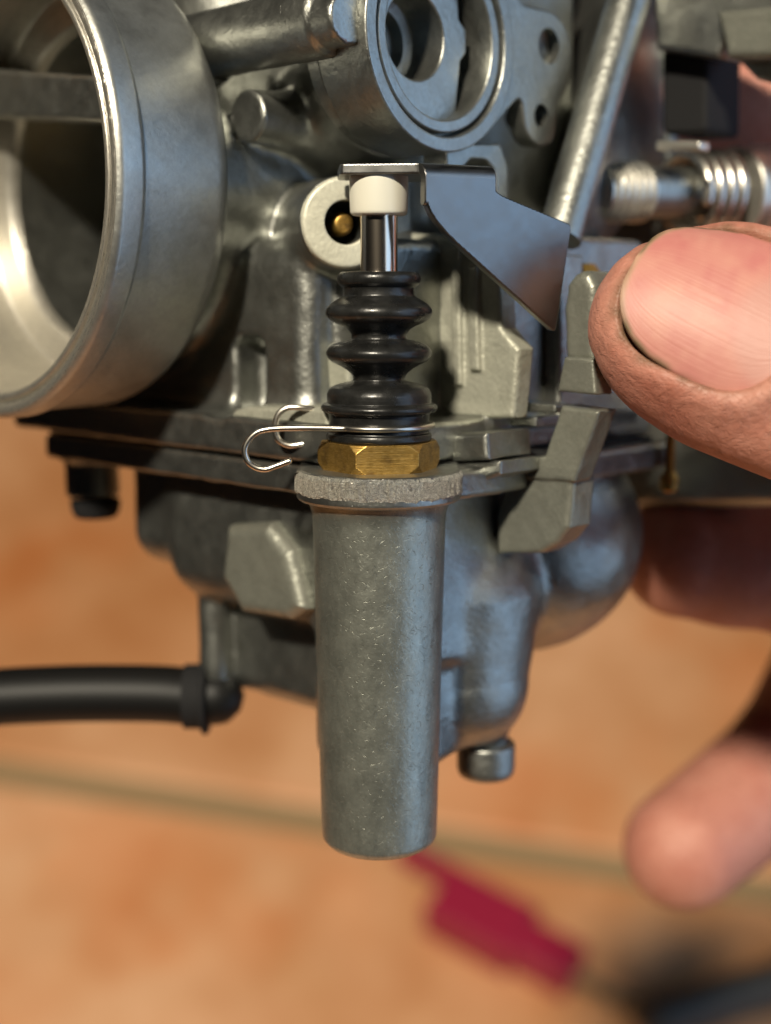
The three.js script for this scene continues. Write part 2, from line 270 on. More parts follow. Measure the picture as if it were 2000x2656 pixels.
{
  const w = thing('window', 'tall white framed window with cool daylight behind the panes', 'window', [WIN.x * 1000, WIN.y * 1000 - 560, WIN.z * 1000], Math.atan2(-WIN.x, -WIN.z), 'structure');
  const white = new THREE.MeshStandardMaterial({ color: RGB(0.75, 0.75, 0.73), roughness: 0.5 }), H = WINH * 1000, B = WINW * 1000, y0 = 560;
  const bar = (x, y, a, b) => new RoundedBoxGeometry(a, b, 60, 3, 4).translate(x, y0 + y, -40);
  part('frame', merge(bar(0, H / 2 + 30, B + 120, 60), bar(0, -H / 2 - 30, B + 120, 60), bar(-B / 2 - 30, 0, 60, H - 1), bar(B / 2 + 30, 0, 60, H - 1)), white, w);
  part('pane', new THREE.BoxGeometry(B, H, 4).translate(0, y0, -20), new THREE.MeshStandardMaterial({ color: RGB(0.1, 0.12, 0.15), emissive: RGB(0.5, 0.74, 1.0), emissiveIntensity: 1, roughness: 0.2 }), w);
}
{ // red plastic piece on a thin stem with a grey sleeve, lying on the table behind
  const a = [33.55,-768.55,-461.31], b = [131.82,-768.55,-400.27], c = [179.56,-768.55,-372.43], d = [283.64,-768.55,-406.11], K = 4.1;
  const from = [a[0], TABLE_Y, a[2]], t = thing('red_plug', 'dark red plastic plug on a thin brass stem with grey sleeve lying on table', 'plug', from);
  const yaw = Math.atan2(-(b[2] - a[2]), b[0] - a[0]), L = Math.hypot(b[0] - a[0], b[2] - a[2]), mid = (p, q) => [(p[0] + q[0]) / 2, (p[2] + q[2]) / 2];
  const put = (g) => g.rotateY(yaw).translate(a[0], TABLE_Y, a[2]);
  part('plug_body', put(new RoundedBoxGeometry(L * 0.60, 7.6 * K, 11 * K, 5, 2.4).translate(L * 0.34, 3.9 * K, 0)), M.red, t, from);
  part('collar', put(new RoundedBoxGeometry(L * 0.38, 6.4 * K, 8 * K, 5, 3).translate(L * 0.81, 3.4 * K, 0)), M.red, t, from);
  part('tongue', put(new RoundedBoxGeometry(L * 0.42, 1.6 * K, 4.2 * K, 3, 1).translate(-L * 0.09, 6.6 * K, -3.4 * K)), M.red, t, from);
  const y = TABLE_Y, s = [c[0] - b[0], c[2] - b[2]], m = mid(b, c), e = mid(c, d);
  part('stem', tube([[b[0] - s[0] * 0.12, y + 7.5, b[2] - s[1] * 0.12], [m[0], y + 7.2, m[1]], [c[0], y + 7, c[2]]], 4.6, 24, 14), M.stem, t, from);
  part('stop_ring', tube([[c[0] - s[0] * 0.15, y + 7.2, c[2] - s[1] * 0.15], [c[0] + 2.5, y + 7.2, c[2] - 0.8]], 6.6, 10, 16), M.dark, t, from);
  part('sleeve', tube([[c[0] + 3.5, y + 16.5, c[2] + 10], [e[0], y + 16.6, e[1] + 10], [d[0], y + 16.7, d[2] + 10], [d[0] + 90, y + 16.7, d[2] - 50]], 16, 40, 24), M.grey, t, from);
}

// ------------------------------------------------------------------ the carburettor: own axes p (right-front), y, q (intake side)
const YAW = THREE.MathUtils.degToRad(44), CB = [0, -31, 0];
const carb = thing('carburettor', 'grey die-cast carburettor with black bellows pump held over the table', 'carburettor', [-0.55, -31, 0], -YAW, undefined, true);
const cp = (name, g, m, parent = carb) => part(name, g, m, parent, CB);
const w2l = (g) => g.translate(0.55, 0, 0).rotateY(YAW);
const cast = (g, s = 12) => boxUV(g, s);
const Fd = [Math.sin(YAW), Math.cos(YAW)];   // towards the viewer's side, in (p, q)

// ---- accelerator pump at the corner
{
  const g = lathe(roundProfile([[0, -29.8], [4.55, -29.8, 0.25], [5.10, -29.25, 0.3], [5.16, -28.2, 1], [5.70, -2, 1], [5.75, 0.2, 0.8], [6.4, 1.5], [0, 1.6]]), 120);
  cp('pump_barrel', g, M.barrel);
  const R = 7.1, out = [], F = [Fd[0], -Fd[1]], Rt = [Fd[1], Fd[0]];
  for (let i = 0; i <= 40; i++) { const t = (i / 40 - 0.5) * Math.PI * 0.98; out.push([R * (F[0] * Math.cos(t) + Rt[0] * Math.sin(t)), R * (F[1] * Math.cos(t) + Rt[1] * Math.sin(t))]); }
  for (const s of [1, -1]) out.push([Rt[0] * R * s - F[0] * 13, Rt[1] * R * s - F[1] * 13]);
  const fl = cp('pump_flange', cast(exY(shape(out), 1.15, 3.85, 0.45)), M.cast);
  // filed band on the flange's front
  const nA = 260, nV = 16, pos = [], uv = [], idx = [];
  for (let i = 0; i <= nA; i++) for (let j = 0; j <= nV; j++) {
    const t = (i / nA - 0.5) * Math.PI * 0.93, v = j / nV, e = Math.min(v, 1 - v, i / nA * 6, (1 - i / nA) * 6), rag = noise3(i * 0.09, 3.1, 0) * 0.13 + noise3(i * 0.45, 9, 0) * 0.06;
    const y = lerp(1.72 + rag, 3.72 + rag * 0.4, v), r = 7.0 + 0.26 * sstep(0, 0.16, e) + (noise3(i * 0.6, y * 0.3, 5) * 0.05 + noise3(i * 0.2, y * 1.2, 8) * 0.05) * sstep(0.02, 0.12, e);
    pos.push(r * (Fd[0] * Math.cos(t) + Fd[1] * Math.sin(t)), y, r * (Fd[1] * Math.cos(t) - Fd[0] * Math.sin(t))); uv.push(i / nA * 3.2, v * 0.55);
    if (i < nA && j < nV) { const a = i * (nV + 1) + j, b = a + nV + 1; idx.push(a, b, a + 1, b, b + 1, a + 1); }
  }
  const fg = new THREE.BufferGeometry(); fg.setAttribute('position', new THREE.Float32BufferAttribute(pos, 3)); fg.setAttribute('uv', new THREE.Float32BufferAttribute(uv, 2)); fg.setIndex(idx); fg.computeVertexNormals();
  const fe = cp('filed_edge', fg, M.filed, fl); fe.userData.label = 'bright rough filed edge of the pump flange';
  // brass hexagon
  const dirs = [0, 1, 2].map((k) => { const a = YAW + Math.PI / 3 * k + THREE.MathUtils.degToRad(9); return [Math.sin(a), Math.cos(a)]; });
  const hex = netMesh((x, y, z) => { let d = -9; for (const [a, b] of dirs) d = Math.max(d, Math.abs(x * a + z * b) - 4.58); const r = Math.hypot(x, z); d = Math.max(d, Math.abs(y - 5.0) - 1.22, (r - 5.02) * 0.86 + (Math.abs(y - 5.0) - 0.98) * 0.5); return d; }, [-6, 3, -6], [6, 7, 6], 0.09);
  const nut = cp('brass_nut', boxUV(hex, 9), M.brass); nut.userData.label = 'brass hexagon nut under the bellows';
  // bellows
  const bp = [[1.5, 20.3], [3.0, 20.38], [3.38, 20.2], [3.52, 19.85], [3.46, 19.45], [3.2, 19.2], [3.02, 19.05], [3.0, 18.6], [3.1, 18.32], [3.6, 18.05], [4.25, 17.6], [4.5, 17.1], [4.38, 16.65], [3.8, 16.2], [2.85, 15.75], [2.42, 15.3], [2.36, 14.98], [2.5, 14.75], [3.2, 14.6], [4.0, 14.3], [4.42, 13.85], [4.42, 13.4], [4.05, 12.95], [3.2, 12.5], [2.5, 12.0], [2.22, 11.55], [2.36, 11.28], [3.3, 11.05], [4.08, 10.75], [4.4, 10.3], [4.46, 9.9], [4.46, 9.6], [4.5, 9.46], [4.82, 9.32], [4.97, 9.05], [4.84, 8.75], [4.5, 8.6], [4.3, 8.45], [4.26, 7.6], [4.26, 7.0], [4.46, 6.85], [4.53, 6.55], [4.46, 6.3], [4.2, 6.2], [3.2, 6.2]].map(([a, b]) => new THREE.Vector2(a, b));
  const g2 = lathe(new THREE.SplineCurve(bp).getPoints(330).reverse().map((p) => [p.x, p.y]), 112, 9, 1.2);
  const boot = cp('rubber_bellows', g2, M.rubber); boot.userData.label = 'black rubber bellows';
  cp('plunger_rod', lathe(roundProfile([[0, 19.5], [1.56, 19.5], [1.56, 25.1]]), 64, 5), M.chrome);
  const cap = cp('plunger_cap', lathe(roundProfile([[0, 24.98], [2.38, 24.98, 0.35], [2.46, 26.6, 1], [2.45, 28.42, 0.35], [0, 28.45]]), 72), M.nylon); cap.userData.label = 'milky white nylon cap on the plunger';
  // wire clip round the groove with two hooked ends
  const ring = []; for (let k = 0; k <= 26; k++) { const a = lerp(128, -128, k / 26) * Math.PI / 180, x = 4.56 * Math.cos(a - 0), z = 4.56 * Math.sin(a); ring.push([x, 7.55 + (k > 22 ? (k - 22) * 0.1 : 0), z]); }
  const toL = ([x, y, z]) => { const X = x, Z = z; return [X * Math.cos(YAW) + Z * Math.sin(YAW), y, -X * Math.sin(YAW) + Z * Math.cos(YAW)]; };
  const hookA = [[-2.93,4.83,7.7],[-3.74,4.41,8.48],[-4.32,4.16,9.04],[-4.9,4.29,9.59],[-5.4,4.83,10.08],[-5.57,5.74,10.24],[-5.33,6.57,10.01],[-4.79,7.24,9.5],[-4.06,7.5,8.78],[-2.45,7.59,7.23]], hookB = [[-6.19,8.8,2.92],[-7.27,8.8,3.96],[-7.83,8.23,4.5],[-8.03,7.06,4.7],[-7.85,6.05,4.52],[-7.18,5.54,3.87],[-6.04,5.74,2.77]];
  cp('wire_clip', tube([...hookA, ...ring.map(toL), ...hookB], 0.27, 420, 12), M.wire);
}
// ---- bent lever plate over the plunger: one folded sheet, modelled in its own axes (x along the plate, y up, z out of it)
{
  const A = [3.17, 28.97, 4.0], c = Math.cos(0.4538), n = Math.sin(0.4538), T = 0.85, R = 1.15;
  const own = (x, z) => [(x - A[0]) * c - (z - A[2]) * n, (x - A[0]) * n + (z - A[2]) * c];     // from above: (x, z) to the plate's axes
  const plate = roundLoop([[0, -1, 0.1], [...[0.13,-4.24], 3.6], [...[12.7,-13.72], 0.5], [...[14.08,-4.6], 0.4], [...[6.27,-2.13], 1.6], [6.6, -1, 0.1]], 0.2);
  const tongue = roundLoop([[0, -1], own(-3.7, 2.4), own(-4.1, -3.2), [6.6, -8], [6.6, -1]], 0.4);
  const fold = (y, z) => { if (z > -R && y > -R) return Math.abs(Math.hypot(z + R, y + R) - (R - T / 2)); return Math.min(y <= -R ? Math.hypot(z + T / 2, Math.max(-3 - y, 0)) : 9, z <= -R ? Math.hypot(y + T / 2, Math.max(-3 - z, 0)) : 9); };
  const g = netMesh((x, y, z) => {
    let d = sPlate(x, y, z, plate, -T, 0, 0.1);
    d = Math.min(d, sPlate(x, z, y, tongue, -T, 0, 0.1), Math.max(fold(y, z) - T / 2, -x, x - 6.6));
    return d;
  }, [-7, -18, -12], [17, 1, 2], 0.12);
  g.applyMatrix4(new THREE.Matrix4().makeRotationY(0.4538).setPosition(...A));
  cp('lever_plate', w2l(boxUV(g, 10)), M.sheet).userData.label = 'bent thin steel lever plate resting on the white cap';
}
// ---- intake horn
{
  const C0 = [-35.6, 29, 0], prof = roundProfile([[17.2, 3.5], [20.6, 3.5, 0.8], [21.35, 5, 0.6], [21.5, 13.4, 0.25], [22.0, 13.75, 0.3], [22.05, 15.9, 0.35], [21.55, 16.35, 0.25], [20.9, 16.3, 0.2], [20.8, 15.75, 0.2], [20.45, 15.75, 0.2], [20.3, 16.2, 0.25], [19.7, 16.1, 0.25], [19.45, 15.3, 0.3], [19.1, 6], [19.0, 4.6, 0.4], [15.7, 4.2, 0.5], [15.3, 2.9]], 4);
  const out = prof.filter(([r, q]) => true);
  const iRim = out.findIndex(([r, q]) => q > 16.2 && r < 21.7), body = out.slice(0, iRim + 1), rim = out.slice(iRim);
  const mk = (p, tile) => lathe(p, 200, tile, 0.7);
  const horn = cp('intake_horn', alongQ(mk(body, 14)).translate(...C0), M.horn);
  cp('turned_rim', alongQ(mk(rim, 3)).translate(...C0), M.machined, horn);
  // bore, slide and needle inside
  const bore = alongQ(mk(roundProfile([[15.3, 3.1], [15.1, -6, 0.6], [15.0, -30], [0, -30]]), 14)).translate(...C0);
  cp('bore_wall', bore, M.cast, horn);
  const slide = netMesh((x, y, z) => { let d = cylY(x, y, z, -35.6, -16, 10.5, 33, 52, 0.6); return smax(d, -(Math.hypot(y - 31, z + 6) - 5.5), 0.4); }, [-48, 31, -28], [-23, 50, -4], 0.45);
  cp('throttle_slide', cast(slide), M.cast, horn);
  cp('choke_ledge', castPlate([[[[-68.04,44.34],[-27.68,38.27],[-22.35,37.05],[-22.53,33.66],[-68.74,38.85]], 4, 9, 0.5]], 0.3), M.cast, horn);
  cp('jet_tower', lathe(roundProfile([[0, 27], [2, 27, 0.4], [2.4, 20, 0.5], [4.5, 14.5], [4.5, 13]]), 40).translate(-35.6, 0, -9), M.brass, horn);
}
// ---- main casting above the gasket
{
  const BW = [-5.54,24.72,-1.6], BA2 = YAW + THREE.MathUtils.degToRad(14), BD = [Math.sin(BA2), 0, Math.cos(BA2)];   // screw boss: centre of its face, and where it points
  const ST = [-16.52,34.54], SU = [1.36,40.87];
  const f = (x, y, z) => {
    let d = cylQ(x, y, z, -35.6, 29, 17.6, -42, 4.0, 1);
    d = smin(d, sBox(x, y, z, [-26, 5.8, -18], [28, 1.75, 21.2], 0.5), 1.6);
    d = smin(d, sBox(x, y, z, [-30, 14, -20], [20, 9, 19], 2), 2.5);
    d = smin(d, sBox(x, y, z, [-9, 14, -20], [5.5, 9.5, 15.5], 1.2), 1.6);          // pillar behind the bellows
    d = smin(d, sBox(x, y, z, [-5, 15.2, -24], [7.4, 8.9, 12], 0.6), 0.8);          // wall on the far side of the bellows
    { const X = x - BW[0], Z = z - BW[2], ax = X * BD[0] + Z * BD[2], r = Math.hypot(X - ax * BD[0], y - BW[1], Z - ax * BD[2]); d = smin(d, sCyl(r, ax, 4.1, -14, -0.2, 0.4), 1.2); }   // screw boss
    d = smin(d, cone(x, y, z, [ST[0], ST[1], -4], [ST[0] - 0.4, ST[1] - 0.3, -26], 2.6, 4.4), 1.4);
    d = smin(d, cylQ(x, y, z, ST[0], ST[1], 2.4, -6, 0.2, 0.3), 0.4);                // sawn stub
    d = smin(d, cylP(x, y, z, SU[0] - 0.6, SU[1] + 0.3, 3.0, -30, -4.6, 0.6), 0.8);
    d = smin(d, cylP(x, y, z, SU[0], SU[1], 2.15, -12, -2, 0.3), 0.4);                  // upper stub
    d = smin(d, sBox(x, y, z, [-22, 42, -26], [11, 20, 13], 2.5), 3);
    d = smin(d, cone(x, y, z, [-3, 40.5, -9.6], [-18, 36, -12], 8.6, 6), 1.5);
    d = smin(d, sBox(x, y, z, [-13, 30, -28], [6, 22, 9], 1.5), 2);
    // pockets
    d = smax(d, -sBox(x, y, z, [-18.2, 11, 1.5], [2.0, 3.6, 6], 1.2), 0.8);
    d = smax(d, -cylP(x, y, z, -9.2, 40.6, 9.3, -9.4, 20, 0.3), 0.5);
    d = smax(d, -cone(x, y, z, [BW[0] - BD[0] * 6, BW[1], BW[2] - BD[2] * 6], [BW[0] + BD[0] * 4, BW[1], BW[2] + BD[2] * 4], 1.9, 1.9), 0.3);
    d = smax(d, -sBox(x, y, z, [3, 14, -30], [6, 4.4, 10], 1), 0.8);
    d = smax(d, -cylQ(x, y, z, -35.6, 29, 15.8, -60, 20, 0.1), 0.3);
    return d + noise3(x * 0.5, y * 0.5, z * 0.5) * 0.07;
  };
  cp('body_casting', cast(netMesh(f, [-60, 3.6, -48], [8, 60, 7], 0.5)), M.cast);
  cp('boss_block', castPlate([[[[-20.46,28.83],[-15.62,29.41],[-10.17,28.87],[-10.22,21.16],[-21.85,22.04],[-21.53,26.18]], -16, -6.5, 1.4]], 0.3), M.cast);
  const face = (g) => g.rotateX(Math.PI / 2).rotateY(BA2).translate(...BW);
  const w = cp('boss_face', face(lathe(roundProfile([[1.9, -1], [1.9, 0.15, 0.2], [3.85, 0.15, 0.3], [4.0, -0.5]]), 64)), M.pale); w.userData.label = 'pale machined face of the screw boss';
  const sc = face(lathe(roundProfile([[0, -1.2], [0.75, -1.2, 0.3], [1.05, -1.8, 0.2], [1.05, -5], [0, -5]]), 40));
  cp('idle_screw', sc, M.brass);
}
cp('rear_bracket', castPlate([[[[-3.62,22.75],[3.81,22.21],[4.2,6.91],[-3.34,6.44]], -24, -20, 0.6]], 0.3), M.cast);
// ---- milled faces on the casting
cp('far_wall', castPlate([[[[-7.34,24.25],[0.94,23.56],[3.37,20.68],[3.81,15.63],[5.8,13.81],[5.27,7.65],[-7.27,6.88]], -14, -11.6, 0.5], [[[-1.81,22.82],[-0.79,22.79],[-0.46,10.35],[-1.49,10.3]], -13, -11.1, 0.25], [[[0.23,21.06],[1.31,21.05],[1.71,11.83],[0.62,11.79]], -13, -11.0, 0.25]], 0.22, 0.4), M.milled).userData.label = 'pale ribbed wall beside the bellows';
cp('pillar_face', castPlate([[[[-16.18,13.84],[-7.31,14.21],[-7.34,7.94],[-18.26,7.32],[-16.97,9.98]], -6, -3.6, 0.6]]), M.milled);
cp('flange_corner', castPlate([[[[-18.18,5.53],[-16.26,8.01],[-14.32,8.48],[-3.61,8.93],[-3.65,4.8],[-18.57,3.97]], -1, 2.6, 0.5]]), M.milled);
// ---- round housing with an open face at the top, and its ear
{
  const c = [9.2, 40.6], P0 = -1.2;
  const ringS = (R, r, p0, p1, b = 0.25) => exP(shape(Array.from({ length: 96 }, (_, i) => [c[0] + R * Math.cos(i / 48 * Math.PI), c[1] + R * Math.sin(i / 48 * Math.PI)]), [[c[0], c[1], r]]), p0, p1, b);
  const hs = cp('housing_wall', cast(merge(ringS(9.7, 8.35, P0 - 6, P0 + 0.2), ringS(8.0, 6.9, P0 - 5, P0 - 0.1), ringS(9.2, 7.2, P0 - 6, P0 - 2.2, 0.1))), M.cast);
  const floorPts = []; for (let i = 0; i <= 60; i++) { const a = lerp(58, 302, i / 60) * Math.PI / 180; floorPts.push([c[0] + 7.5 * Math.cos(a), c[1] + 7.5 * Math.sin(a)]); }
  floorPts.push([c[0] + 4.6, c[1] - 1.2], [c[0] + 5.4, c[1] - 0.4], [c[0] + 5.4, c[1] + 1.6], [c[0] + 4.4, c[1] + 2.4]);
  cp('housing_floor', cast(exP(shape(floorPts, [[c[0] - 1.4, c[1] + 0.2, 3.7]]), P0 - 3.6, P0 - 1.9, 0.25)), M.cast, hs);
  cp('housing_bore', cast(alongP(lathe([[3.75, 1.2], [3.75, -2.6], [2.9, -2.9], [2.9, -4.4], [2.1, -4.6], [2.1, -9], [0, -9]], 64)).translate(P0 - 3.2, c[1] + 0.2, -(c[0] - 1.4))), M.cast, hs);
  cp('housing_back', cast(exP(shape(Array.from({ length: 60 }, (_, i) => [c[0] + 9 * Math.cos(i / 30 * Math.PI), c[1] + 9 * Math.sin(i / 30 * Math.PI)]), [[c[0] - 1.4, c[1] + 0.2, 3.9]]), P0 - 8, P0 - 6.6, 0.1)), M.cast, hs);
  const h1 = [24.64,41.92], h2 = [23.64,35.43];
  const ear = [[c[0] + 7, c[1] + 12], ...[[20.32,45.12],[25.63,45.22],[28.03,43.43],[28.76,40.65],[27.72,38.18],[26.64,37.09]], [h2[0] + 2.4, h2[1] + 0.8], [h2[0] + 2.3, h2[1] - 2.2], [h2[0], h2[1] - 3.1], [h2[0] - 2.2, h2[1] - 1.9], [h2[0] - 3.0, h2[1] + 1.6], [c[0] + 6.4, c[1] - 7.6], [c[0] + 9.2, c[1]]];
  const e = cp('housing_ear', cast(exP(shape(roundLoop(ear, 1.2), [[h1[0], h1[1], 2.0], [h2[0], h2[1], 1.45]]), -3.6, -1.4, 0.35)), M.cast);
  cp('ear_socket', cast(merge(alongP(lathe([[2.05, 0.2], [2.0, -1.1], [1.1, -1.7], [1.1, -4], [0, -4]], 40)).translate(-1.7, h1[1], -h1[0]), alongP(lathe([[1.5, 0.2], [1.45, -2], [0.9, -3.4], [0, -3.4]], 40)).translate(-1.7, h2[1], -h2[0]))), M.cast, e);
  // little web below the housing
  cp('housing_web', cast(exP(shape(roundLoop([[10.69,31.85],[18.39,32.48],[19.46,30.52],[19.76,27.35],[17.93,27.26],[17.53,30.04],[16.29,30.82],[14.09,30.76],[12.92,29.73],[10.81,29.58]], 0.4)), -5, -2, 0.3)), M.cast);
}
// ---- slanting cast arm right of the housing
{
const rows = [[[-11.28,53.06,-44.72], [-0.13,50.09,-37.41], [-6.54,53.51,-52.07]], [[-11.72,36.6,-38.73], [0.42,35.83,-29.6], [-4.03,36.85,-48.94]], [[-10.8,30.63,-35.45], [1.36,29.29,-25.64], [-2.75,31.71,-47.39]], [[-9.31,23.63,-32.72], [2.28,23.0,-21.67], [-3.89,23.63,-37.95]]];
  const N = 26, pos = [], idx = [], uvs = [];
  rows.forEach((r, k) => { const [A, Bm, Cc] = r.map((p) => new THREE.Vector3(...p)); const c = new THREE.QuadraticBezierCurve3(A.clone().lerp(Bm, 0.72), Bm, Bm.clone().lerp(Cc, 0.25)); const line = [A.clone().add(new THREE.Vector3(-3, 0, -3)), A]; for (let i = 0; i <= N - 5; i++) line.push(c.getPoint(i / (N - 5))); line.push(Cc, Cc.clone().add(new THREE.Vector3(-4, 0, -3)), A.clone().add(new THREE.Vector3(-3, 0, -3))); line.forEach((p) => pos.push(p.x, p.y, p.z)); });
  const W = pos.length / 3 / rows.length; for (let k = 0; k < rows.length - 1; k++) for (let i = 0; i < W - 1; i++) { const a = k * W + i, b = a + W; idx.push(a, b, a + 1, b, b + 1, a + 1); }
  const g = new THREE.BufferGeometry(); g.setAttribute('position', new THREE.Float32BufferAttribute(pos, 3)); g.setIndex(idx);
  const r0 = new THREE.Vector3(...[2.38,23.71,-21.76]), r1 = new THREE.Vector3(...[1.37,49.4,-34.69]), rd = r1.clone().sub(r0), rg = new THREE.CylinderGeometry(2.1, 2.1, rd.length(), 40, 1);
  rg.applyQuaternion(new THREE.Quaternion().setFromUnitVectors(new THREE.Vector3(0, 1, 0), rd.clone().normalize())).translate((r0.x + r1.x) / 2, (r0.y + r1.y) / 2, (r0.z + r1.z) / 2);
  const arm = cp('cast_arm', cast(toCreasedNormals(g.toNonIndexed(), 0.5)), M.cast);
  cp('arm_bead', cast(rg), M.cast, arm);
}
// ---- throttle shaft, spring and linkage behind the thumb
{
  const a = [-1.53,28.88,-34.67], b = [5.63,29.97,-61.04], dir = new THREE.Vector3(b[0] - a[0], b[1] - a[1], b[2] - a[2]).normalize(), q = new THREE.Quaternion().setFromUnitVectors(new THREE.Vector3(0, 1, 0), dir);
  const put = (g, t) => g.applyQuaternion(q).translate(a[0] + dir.x * t, a[1] + dir.y * t, a[2] + dir.z * t);
  const sh = cp('throttle_shaft', cast(put(lathe(roundProfile([[0, 0], [2.6, 0, 0.5], [2.6, 26], [0, 26]]), 48), 0)), M.cast);
  const thread = [[0, -3]]; for (let i = 0; i < 7; i++) thread.push([2.5, -2.4 + i * 0.95, 0.1], [3.1, -2.0 + i * 0.95, 0.1], [3.1, -1.8 + i * 0.95, 0.1], [2.5, -1.45 + i * 0.95, 0.1]); thread.push([0, 4.4]);
  cp('threaded_collar', put(lathe(thread, 56), 0.5), M.machined, sh);
  const sp = []; for (let i = 0; i <= 150; i++) { const t = i / 150 * 3.6 * 2 * Math.PI; sp.push([4.0 * Math.cos(t), i / 150 * 5.8, 4.0 * Math.sin(t)]); }
  cp('return_spring', put(tube(sp, 0.62, 420, 12), 10.4), M.wire);
  cp('spring_washer', put(lathe(roundProfile([[2.4, 0], [4.9, 0, 0.3], [4.9, 1.2, 0.3], [2.4, 1.2]]), 60), 17.6), M.machined);
  cp('shaft_nut', put(new THREE.CylinderGeometry(5.2, 5.2, 3.4, 6).translate(0, 1.7, 0), 19.2), M.machined);
  const blk = cp('stop_block', castPlate([[[[-0.24,50.53],[16.28,47.91],[16.46,44.44],[9.19,44.74],[7.72,41.66],[0.48,43.37]], -46, -40, 0.6]], 0.3), M.cast);
  cp('stop_lug', castPlate([[[[8.12,45.82],[16.92,45.26],[17.18,40.4],[9.5,41.25]], -43, -38.4, 0.8]], 0.3), M.plate, blk);
  cp('rubber_seal', boxUV(exQ(shape(roundLoop([[-0.78,44.22],[4.71,43.53],[4.94,34.97],[-0.44,35.22]], 1)), -50, -43, 0.6), 9), M.dark);
  cp('link_rod', cast(exQ(shape(roundLoop([[2.75,33.88],[7.83,33.48],[7.87,32.56],[2.79,32.94]], 0.3)), -39, -37, 0.25)), M.machined);
  cp('link_bar', castPlate([[[[8.4,41.83],[16.03,40.91],[16.2,37.7],[10.83,39.53]], -44, -42, 0.6]], 0.3), M.plate);
  cp('rear_cover', castPlate([[[[-29.13,45.06],[-4.08,46.35],[-3.12,21.4],[-28.7,18.95]], -54, -50, 0.6]], 0.3), M.cast);
}
// ---- float bowl below the gasket
{
  const HP = [-29.15,-21.3];
  const f = (x, y, z) => {
    let d = sBox(x, y, z, [-22, 2.3, -18], [27, 1.35, 20.4], 0.5);                                    // rim
    d = smin(d, sBox(x, y, z, [-20.5, -3.5, -19.5], [20.5, 6.6, 17.4], 3.4), 1.4);
    d = smin(d, sBox(x, y, z, [-18, -6, -17.5], [15.4, 6.6, 16.2], 3.6), 2.2);
    d = smin(d, sBox(x, y, z, [-17.5, -12.4, -16.5], [14.6, 11, 10], 2.6), 2);                          // sump
    d = smin(d, cylY(x, y, z, HP[0], -5, 1.7, -25.6, -9, 0.4), 0.8);                                // drain tube column
    d = smin(d, cylY(x, y, z, -6.5, -7.5, 6.6, -25.2, 0, 1.4), 1.6);
    d = smin(d, smax(cone(x, y, z, [-6, -11, -16], [-5, -19, -15.5], 9.2, 7.6), -25 - y, 1.2), 1.6);
    d = smin(d, cylY(x, y, z, -2.6, -17.5, 2.5, -26, -4, 0.6), 0.8);
    d = smin(d, cylY(x, y, z, -45, -1, 2.9, -3.4, 2, 0.6), 1);                                        // corner screw boss
    d = smin(d, (Math.hypot((x + 8) / 13, (y + 6.6) / 12.4, (z + 29.5) / 13.2) - 1) * 11.8, 1.2);                                    // big round end
    d = smin(d, sBox(x, y, z, [-2.5, -7, -12], [3.2, 8, 8], 1), 1.4);
    return d + noise3(x * 0.5, y * 0.5, z * 0.5) * 0.06;
  };
  const bowl = cp('float_bowl', cast(netMesh(f, [-52, -31, -44], [7, 4.2, 4.4], 0.45)), M.cast);
  const pan = (y0, s = 1) => lathe(roundProfile([[0, y0], [2.3 * s, y0, 0.5], [2.7 * s, y0 + 1.1, 0.4], [2.7 * s, y0 + 2, 0.1], [0, y0 + 2]]), 40);
  cp('bowl_screw', pan(-5.6).translate(-44.6, 0, -1), M.dark, bowl);
  cp('drain_screw', cast(lathe(roundProfile([[0, -28.9], [2.6, -28.9, 0.5], [2.9, -28.2, 0.4], [2.9, -25.4, 0.3], [0, -25.4]]), 48).translate(-2.2, 0, -17.5)), M.cast, bowl);
  cp('gasket', boxUV(exY(shape([[-48.4, -2.0], [-7, -2.0], [-7, 10], [3.4, 10], [3.4, 37], [-48.4, 37]]), 3.6, 4.15, 0.05), 10), M.gasket);
  cp('angled_lug', castPlate([[[[-20.7,-3.52],[-14.42,-2.57],[-11.33,-4.88],[-9.41,-10.22],[-11.77,-11.61],[-18.6,-12.07],[-21.69,-8.94]], -5, 0.4, 1.4]]), M.plate, bowl).userData.label = 'pale angled lug on the bowl';
  // flange lugs right of the pump
  cp('body_lug', castPlate([[[[-1.15,6.02],[5.52,6.68],[5.73,4.34],[-1.13,3.49]], -14, -7.6, 0.45]], 0.2), M.cast);
  cp('bowl_lug', castPlate([[[[-2.55,3.16],[6.59,4.28],[6.61,3.07],[2.58,1.53],[-2.54,0.88]], -14, -8.2, 0.45]], 0.2), M.cast, bowl);
}
